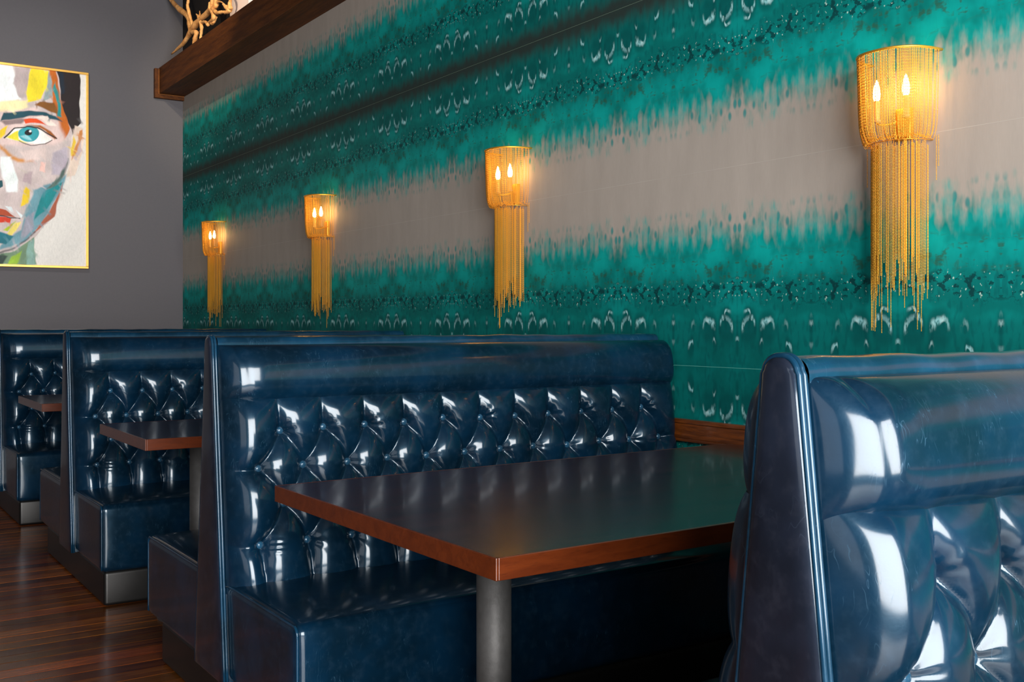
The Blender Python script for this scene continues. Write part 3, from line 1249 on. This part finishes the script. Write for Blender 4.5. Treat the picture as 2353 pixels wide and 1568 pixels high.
branches = [
    ([(150, 1330, -.02), (430, 1080, -.01), (620, 800, 0), (790, 560, 0), (1060, 300, .01), (1150, 160, 0), (1165, -40, -.01), (1130, -300, 0), (1180, -600, .01)],
     [.004, .012, .020, .020, .019, .018, .016, .013, .005]),
    ([(640, 800, 0), (600, 600, .02), (540, 400, .03), (330, 210, .03), (140, 0, .02), (40, -220, .01), (20, -420, 0)], [.016, .017, .016, .018, .014, .011, .004]),
    ([(690, 760, 0), (660, 600, .01), (590, 350, 0), (545, 150, -.01), (560, 0, -.01), (520, -260, 0), (470, -460, 0)], [.010, .012, .011, .010, .010, .008, .004]),
    ([(830, 500, 0), (800, 400, 0), (755, 340, 0)], [.009, .007, .003]),
    ([(830, 480, 0), (845, 380, .01), (845, 270, .01)], [.008, .006, .002]),
    ([(860, 520, -.02), (890, 680, -.03), (880, 800, -.03), (860, 980, -.03)], [.010, .011, .009, .007]),
    ([(880, 560, -.02), (980, 540, -.03), (1040, 610, -.03), (1080, 560, -.02), (1170, 470, -.03), (1180, 350, -.03), (1100, 220, -.02), (1090, 60, -.02)],
     [.008, .009, .010, .012, .013, .013, .012, .007]),
    ([(1090, 560, -.02), (1150, 580, -.02), (1190, 540, -.02), (1260, 400, -.01)], [.006, .010, .010, .006]),
    ([(1130, 200, -.01), (1230, 290, -.03), (1260, 320, -.03), (1400, 295, -.02), (1500, 300, -.01), (1590, 240, 0)], [.009, .012, .010, .009, .011, .013]),
    ([(1590, 250, 0), (1500, 180, -.01), (1410, 85, -.02)], [.016, .013, .005]),
    ([(1600, 230, 0), (1585, 80, 0), (1620, -100, 0), (1560, -300, 0)], [.014, .011, .009, .004]),
    ([(1250, 100, 0), (1300, 40, 0), (1390, 60, -.01), (1430, 100, -.02)], [.010, .007, .004, .003]),
    ([(1180, 220, 0), (1250, 120, 0), (1230, -60, 0), (1300, -260, 0)], [.014, .015, .012, .005]),
    ([(640, 800, -.02), (760, 800, -.02), (730, 960, -.02), (700, 1100, -.02)], [.012, .016, .016, .010]),
]
for pts, rad in branches:
    path = smooth_path([dpt(*p) for p in pts], 7)
    s = np.linspace(0, len(rad) - 1, len(path))
    rr = np.interp(s, np.arange(len(rad)), rad) * 1.3
    rr = rr * (1 + 0.08 * np.sin(s * 3.1) + 0.05 * np.sin(s * 7.3))
    V, Q = tube_arrays(path, rr, 9)
    V = np.array(V)
    V[:-2] += rng.normal(0, 0.0012, V[:-2].shape)
    V[:, 1] = np.clip(V[:, 1], (2.168) * H, 2.268 * H)
    V[:, 2] = np.maximum(V[:, 2], BEAM_Z1 + 0.0005)
    V[:, 0] = np.maximum(V[:, 0], FAR_X + 0.05)
    link('branch', mesh('branch', V, to_faces(Q)), M['drift'], drift, True)

pw = on_y(531.5, 18, 2.29 * H)
pot = rounded_box('white_planter', (pw.x, 2.280 * H, BEAM_Z1), (pw.x + 0.42, 2.345 * H, BEAM_Z1 + 0.40), 0.006, (3, 3, 3))
o = link('white_planter', pot, M['white'], None, True)
tag(o, 'plain pale pinkish white block on the beam beside the driftwood', 'planter')

# ------------------------------------------------------------------ portrait on the grey wall
PX = FAR_X + 0.030


def pc(cx, cy):
    p = on_x(cx / 3.1364, 130 + cy / 3.1364, PX)
    return (p.y, p.z)


pr = on_x(197.5, 400, PX).y
ptop = on_x(197, 172.5, PX).z
pbot = on_x(195, 612.5, PX).z
pmid = pc(-18, 600)[0]
pleft = pmid - (pr - pmid)

pic = empty('portrait_painting', (FAR_X, (pleft + pr) / 2, pbot))
tag(pic, 'colourful painted face portrait in a thin gilt frame on the grey wall', 'painting')

SOFT = 0.006
patches = [
    ((205, 190, 188), [(-40, 40), (440, 90), (470, 330), (520, 560), (500, 760), (460, 900), (380, 1160), (240, 1310), (100, 1400), (-40, 1440)], 1),
    ((238, 244, 245), [(-40, 40), (90, 50), (110, 200), (150, 300), (60, 350), (-40, 370)], 4),
    ((180, 165, 165), [(110, 70), (220, 80), (190, 290), (140, 300), (100, 200)], 3),
    ((235, 215, 40), [(225, 85), (350, 100), (345, 200), (300, 310), (200, 330), (185, 270)], 2),
    ((250, 235, 180), [(-40, 330), (200, 310), (200, 370), (100, 400), (-40, 400)], 3),
    ((150, 165, 165), [(345, 100), (385, 150), (395, 280), (310, 330), (340, 230)], 2),
    ((190, 98, 20), [(350, 90), (400, 100), (440, 300), (480, 420), (500, 520), (470, 600), (400, 600), (420, 480), (380, 330), (380, 200)], 2),
    ((130, 80, 20), [(290, 330), (390, 330), (420, 420), (330, 380), (250, 350)], 2),
    ((225, 200, 195), [(0, 400), (250, 370), (420, 470), (480, 600), (380, 640), (0, 640)], 6),
    ((30, 140, 140), [(395, 180), (440, 330), (440, 440), (410, 430), (415, 330), (385, 240)], 2),
    ((32, 22, 24), [(405, 95), (577, 120), (577, 480), (545, 520), (525, 570), (490, 480), (450, 350), (430, 200)], 1),
    ((15, 32, 48), [(420, 100), (460, 105), (460, 260), (440, 270)], 3),
    ((228, 208, 192), [(535, 500), (600, 520), (605, 620), (560, 790), (540, 860), (480, 870), (500, 760), (520, 600)], 2),
    ((225, 190, 60), [(530, 570), (550, 620), (530, 720), (512, 720)], 2),
    ((195, 175, 180), [(590, 560), (585, 680), (540, 740), (530, 730), (560, 620)], 2),
    ((200, 130, 70), [(575, 540), (598, 530), (600, 560), (560, 680), (510, 750), (520, 720), (560, 620)], 2),
    ((15, 72, 86), [(20, 410), (150, 390), (330, 400), (400, 430), (445, 470), (400, 455), (300, 425), (150, 440), (0, 470)], 2),
    ((140, 120, 120), [(0, 470), (150, 440), (190, 450), (150, 480), (40, 500)], 3),
    ((228, 75, 20), [(170, 450), (260, 450), (340, 495), (250, 480), (180, 480)], 1),
    ((240, 222, 212), [(250, 440), (340, 425), (415, 500), (350, 495), (300, 455)], 2),
    ((235, 200, 30), [(0, 530), (60, 500), (40, 560), (5, 590)], 2),
    ((160, 90, 30), [(170, 490), (290, 500), (370, 540), (410, 590), (390, 600), (330, 540), (270, 510)], 2),
    ((242, 242, 238), [(35, 585), (120, 515), (200, 500), (280, 520), (330, 560), (372, 600), (310, 635), (200, 622), (110, 610)], 1),
    ((230, 220, 50), [(40, 580), (135, 535), (140, 600), (200, 620), (110, 610)], 2),
    ((45, 160, 172), ('e', 208, 555, 74, 57), 1),
    ((150, 212, 222), [(150, 575), (200, 600), (230, 600), (190, 560)], 2),
    ((15, 15, 20), ('e', 203, 545, 26, 22), 1),
    ((235, 245, 245), ('e', 216, 536, 9, 8), 1),
    ((40, 35, 35), ('l', 9, (30, 585), (110, 520), (190, 500), (270, 515), (330, 550), (405, 592)), 1),
    ((60, 50, 50), ('l', 5, (140, 610), (230, 640), (320, 635), (370, 605)), 1),
    ((205, 140, 75), ('l', 26, (-10, 640), (50, 700), (130, 745), (230, 750)), 4),
    ((225, 205, 200), [(140, 680), (330, 660), (330, 740), (180, 760)], 5),
    ((240, 195, 185), [(290, 760), (335, 760), (325, 840), (290, 830)], 2),
    ((180, 160, 165), [(180, 830), (235, 830), (225, 920), (165, 900)], 3),
    ((184, 174, 186), [(380, 690), (490, 640), (490, 740), (440, 850), (370, 850)], 4),
    ((238, 246, 246), [(0, 730), (80, 720), (130, 900), (120, 980), (50, 980), (10, 830)], 3),
    ((15, 80, 90), [(-20, 890), (15, 890), (15, 935), (-20, 950)], 1),
    ((235, 200, 30), [(180, 930), (220, 960), (200, 1060), (150, 1080), (160, 1000)], 2),
    ((105, 152, 166), [(250, 960), (400, 900), (480, 850), (470, 900), (420, 1000), (300, 1200), (180, 1330), (0, 1400), (0, 1370), (150, 1250), (190, 1100)], 3),
    ((0, 130, 136), [(310, 980), (450, 900), (400, 1000), (330, 1110), (250, 1180), (270, 1090)], 2),
    ((150, 150, 165), [(190, 1160), (250, 1120), (240, 1240), (150, 1330), (150, 1270)], 3),
    ((165, 88, 62), [(455, 900), (430, 1020), (390, 1150), (300, 1230), (240, 1270), (330, 1150), (400, 1040)], 2),
    ((80, 102, 96), [(490, 740), (470, 850), (390, 940), (330, 960), (430, 860)], 3),
    ((172, 66, 25), [(-30, 1090), (40, 1110), (110, 1160), (0, 1150)], 1),
    ((205, 50, 10), [(-30, 1150), (80, 1170), (70, 1200), (0, 1195)], 1),
    ((40, 25, 30), ('l', 8, (-20, 1145), (70, 1165), (140, 1166)), 1),
    ((228, 238, 242), [(40, 1080), (80, 1080), (100, 1130), (60, 1110)], 1),
    ((228, 238, 242), [(110, 1100), (170, 1140), (150, 1160)], 1),
    ((170, 190, 30), [(20, 1250), (110, 1190), (60, 1260)], 2),
    ((240, 220, 110), [(100, 1210), (150, 1190), (120, 1260), (80, 1300), (50, 1290)], 2),
    ((0, 110, 126), [(-30, 1250), (60, 1280), (100, 1300), (40, 1360), (-30, 1340)], 2),
    ((110, 140, 110), [(-40, 1440), (100, 1400), (200, 1330), (240, 1300), (262, 1500), (-40, 1500)], 2),
    ((150, 190, 50), [(80, 1440), (160, 1400), (120, 1500), (60, 1500)], 3),
    ((130, 170, 160), [(200, 1340), (240, 1310), (255, 1500), (190, 1500)], 2),
    ((40, 60, 55), [(-40, 1430), (50, 1440), (20, 1500), (-40, 1500)], 3),
    ((60, 62, 72), ('l', 9, (0, 1420), (110, 1375), (200, 1310), (250, 1260)), 3),
]


def seg_dist(x, y, p, q):
    d = (q[0] - p[0], q[1] - p[1])
    L = d[0] ** 2 + d[1] ** 2 + 1e-9
    t = np.clip(((x - p[0]) * d[0] + (y - p[1]) * d[1]) / L, 0, 1)
    return np.hypot(x - p[0] - t * d[0], y - p[1] - t * d[1])


def paint():
    nu, nv = 250, 430
    yy = np.concatenate([np.linspace(pleft, pmid - 0.05, 90), np.linspace(pmid - 0.05, pr, nu)[1:]])
    zz = np.linspace(pbot, ptop, nv)
    Y, Z = np.meshgrid(yy, zz)
    my = np.where(Y < pmid, 2 * pmid - Y, Y)
    # back to drawing units (a plane homography, so it stays a flat print on the canvas)
    d = np.stack([np.full(my.shape, PX), my, Z - H], -1)
    fw = d @ np.array(FWD)
    cx = (CX + F * (d @ np.array(RGT)) / fw) * 3.1364
    cy = (CY - F * (Z - H) / fw - 130) * 3.1364
    # brush wobble
    cx = cx + 4 * np.sin(cy / 41 + 2 * np.sin(cx / 47)) + 2 * np.sin(cy / 17.0 + cx / 29.0)
    cy = cy + 4 * np.sin(cx / 37 + 1.5 * np.sin(cy / 53)) + 1.5 * np.sin(cx / 15.0)
    bg = np.array(lin(224, 221, 216)[:3])
    C = np.broadcast_to(bg, Y.shape + (3,)).copy()
    C *= (1 + 0.03 * np.sin(cx / 60 + cy / 90))[..., None]
    for col, shp, soft in patches:
        c = np.array(lin(*col)[:3])
        if isinstance(shp, tuple) and shp[0] == 'e':
            sd = (np.hypot((cx - shp[1]) / shp[3], (cy - shp[2]) / shp[4]) - 1) * min(shp[3], shp[4])
        elif isinstance(shp, tuple):
            dd = np.full(Y.shape, 1e9)
            for p, q in zip(shp[2:-1], shp[3:]):
                dd = np.minimum(dd, seg_dist(cx, cy, p, q))
            sd = dd - shp[1] / 2
        else:
            dd = np.full(Y.shape, 1e9)
            ins = np.zeros(Y.shape, bool)
            k = len(shp)
            for i in range(k):
                p, q = shp[i], shp[(i + 1) % k]
                dd = np.minimum(dd, seg_dist(cx, cy, p, q))
                if p[1] != q[1]:
                    cr = ((p[1] > cy) != (q[1] > cy)) & (cx < (q[0] - p[0]) * (cy - p[1]) / (q[1] - p[1]) + p[0])
                    ins ^= cr
            sd = np.where(ins, -dd, dd)
        w_ = 3.0 * soft
        al = np.clip(0.5 - sd / (2 * w_), 0, 1)
        al = al * al * (3 - 2 * al)
        streak = 1 + 0.06 * np.sin(cx / 23.0 + cy / 61.0 + col[0] + 2 * np.sin(cy / 70.0)) + 0.05 * np.sin(cy / 29.0 - cx / 73.0 + col[1])
        C = C * (1 - al[..., None]) + (c[None, None] * streak[..., None]) * al[..., None]
    R = np.random.default_rng(4)
    for _ in range(260):                       # loose brush strokes dragging neighbouring colours about
        x0, y0 = R.uniform(-30, 600), R.uniform(60, 1490)
        if (x0 - 205) ** 2 + ((y0 - 560) * 1.3) ** 2 < 190 ** 2:
            continue
        ang = math.radians(R.normal(70, 35))
        ln, wd = R.uniform(22, 60), R.uniform(6, 16)
        k_ = np.argmin((cx - x0) ** 2 + (cy - y0) ** 2)
        col = C.reshape(-1, 3)[k_]
        if np.abs(col - bg).max() < 0.08:
            continue
        col = col * R.uniform(0.86, 1.15) * R.uniform(0.95, 1.05, 3)
        u_ = (cx - x0) * math.cos(ang) + (cy - y0) * math.sin(ang)
        v_ = -(cx - x0) * math.sin(ang) + (cy - y0) * math.cos(ang)
        al = np.clip(1.5 - np.maximum(np.abs(u_) / ln, np.abs(v_) / wd) * 1.5, 0, 1) * R.uniform(0.35, 0.75)
        C = C * (1 - al[..., None]) + col * al[..., None]
    nrow, ncol = Y.shape
    V = np.stack([np.full(Y.size, PX - FAR_X), Y.ravel() - (pleft + pr) / 2, Z.ravel() - pbot], 1)
    I = np.arange(Y.size).reshape(nrow, ncol)
    Q = np.stack([I[:-1, :-1].ravel(), I[:-1, 1:].ravel(), I[1:, 1:].ravel(), I[1:, :-1].ravel()], 1)
    me = mesh_np('canvas', V, Q)
    at = me.color_attributes.new('paint', 'FLOAT_COLOR', 'POINT')
    rgba = np.concatenate([np.clip(C, 0, 1).reshape(-1, 3), np.ones((Y.size, 1))], 1).astype(np.float32)
    at.data.foreach_set('color', rgba.ravel())
    return me


n = NT('painted_canvas')
att = n.new('ShaderNodeAttribute')
att.attribute_name = 'paint'
grain = n.noise(n.position(), 90.0, 3, 0.6)
stroke = n.noise(n.scale_vec(n.position(), (1, 3.0, 1.0)), 30.0, 4, 0.6, 0.8)
tone = n.add(0.72, n.mul(n.add(stroke, n.mul(grain, 0.25)), 0.42))
n.set(color=n.mix(1.0, att.outputs['Color'], n.xyz(tone, tone, tone), 'MULTIPLY'), rough=0.5, coat=0.12, coat_rough=0.04, spec=0.25)
link('canvas', paint(), n.mat, pic)
hw_, hh_ = (pr - pleft) / 2, ptop - pbot
link('backing', box_mesh('backing', (0.002, -hw_, 0), (PX - FAR_X - 0.002, hw_, hh_)), M['near_black'], pic)
fw_, fd = 0.020, PX - FAR_X + 0.012
for lo, hi in (((0.002, -hw_ - fw_, -fw_), (fd, hw_ + fw_, 0)), ((0.002, -hw_ - fw_, hh_), (fd, hw_ + fw_, hh_ + fw_)),
               ((0.002, -hw_ - fw_, 0), (fd, -hw_, hh_)), ((0.002, hw_, 0), (fd, hw_ + fw_, hh_))):
    link('frame_rail', box_mesh('frame_rail', lo, hi, 0.002), M['gold_frame'], pic)
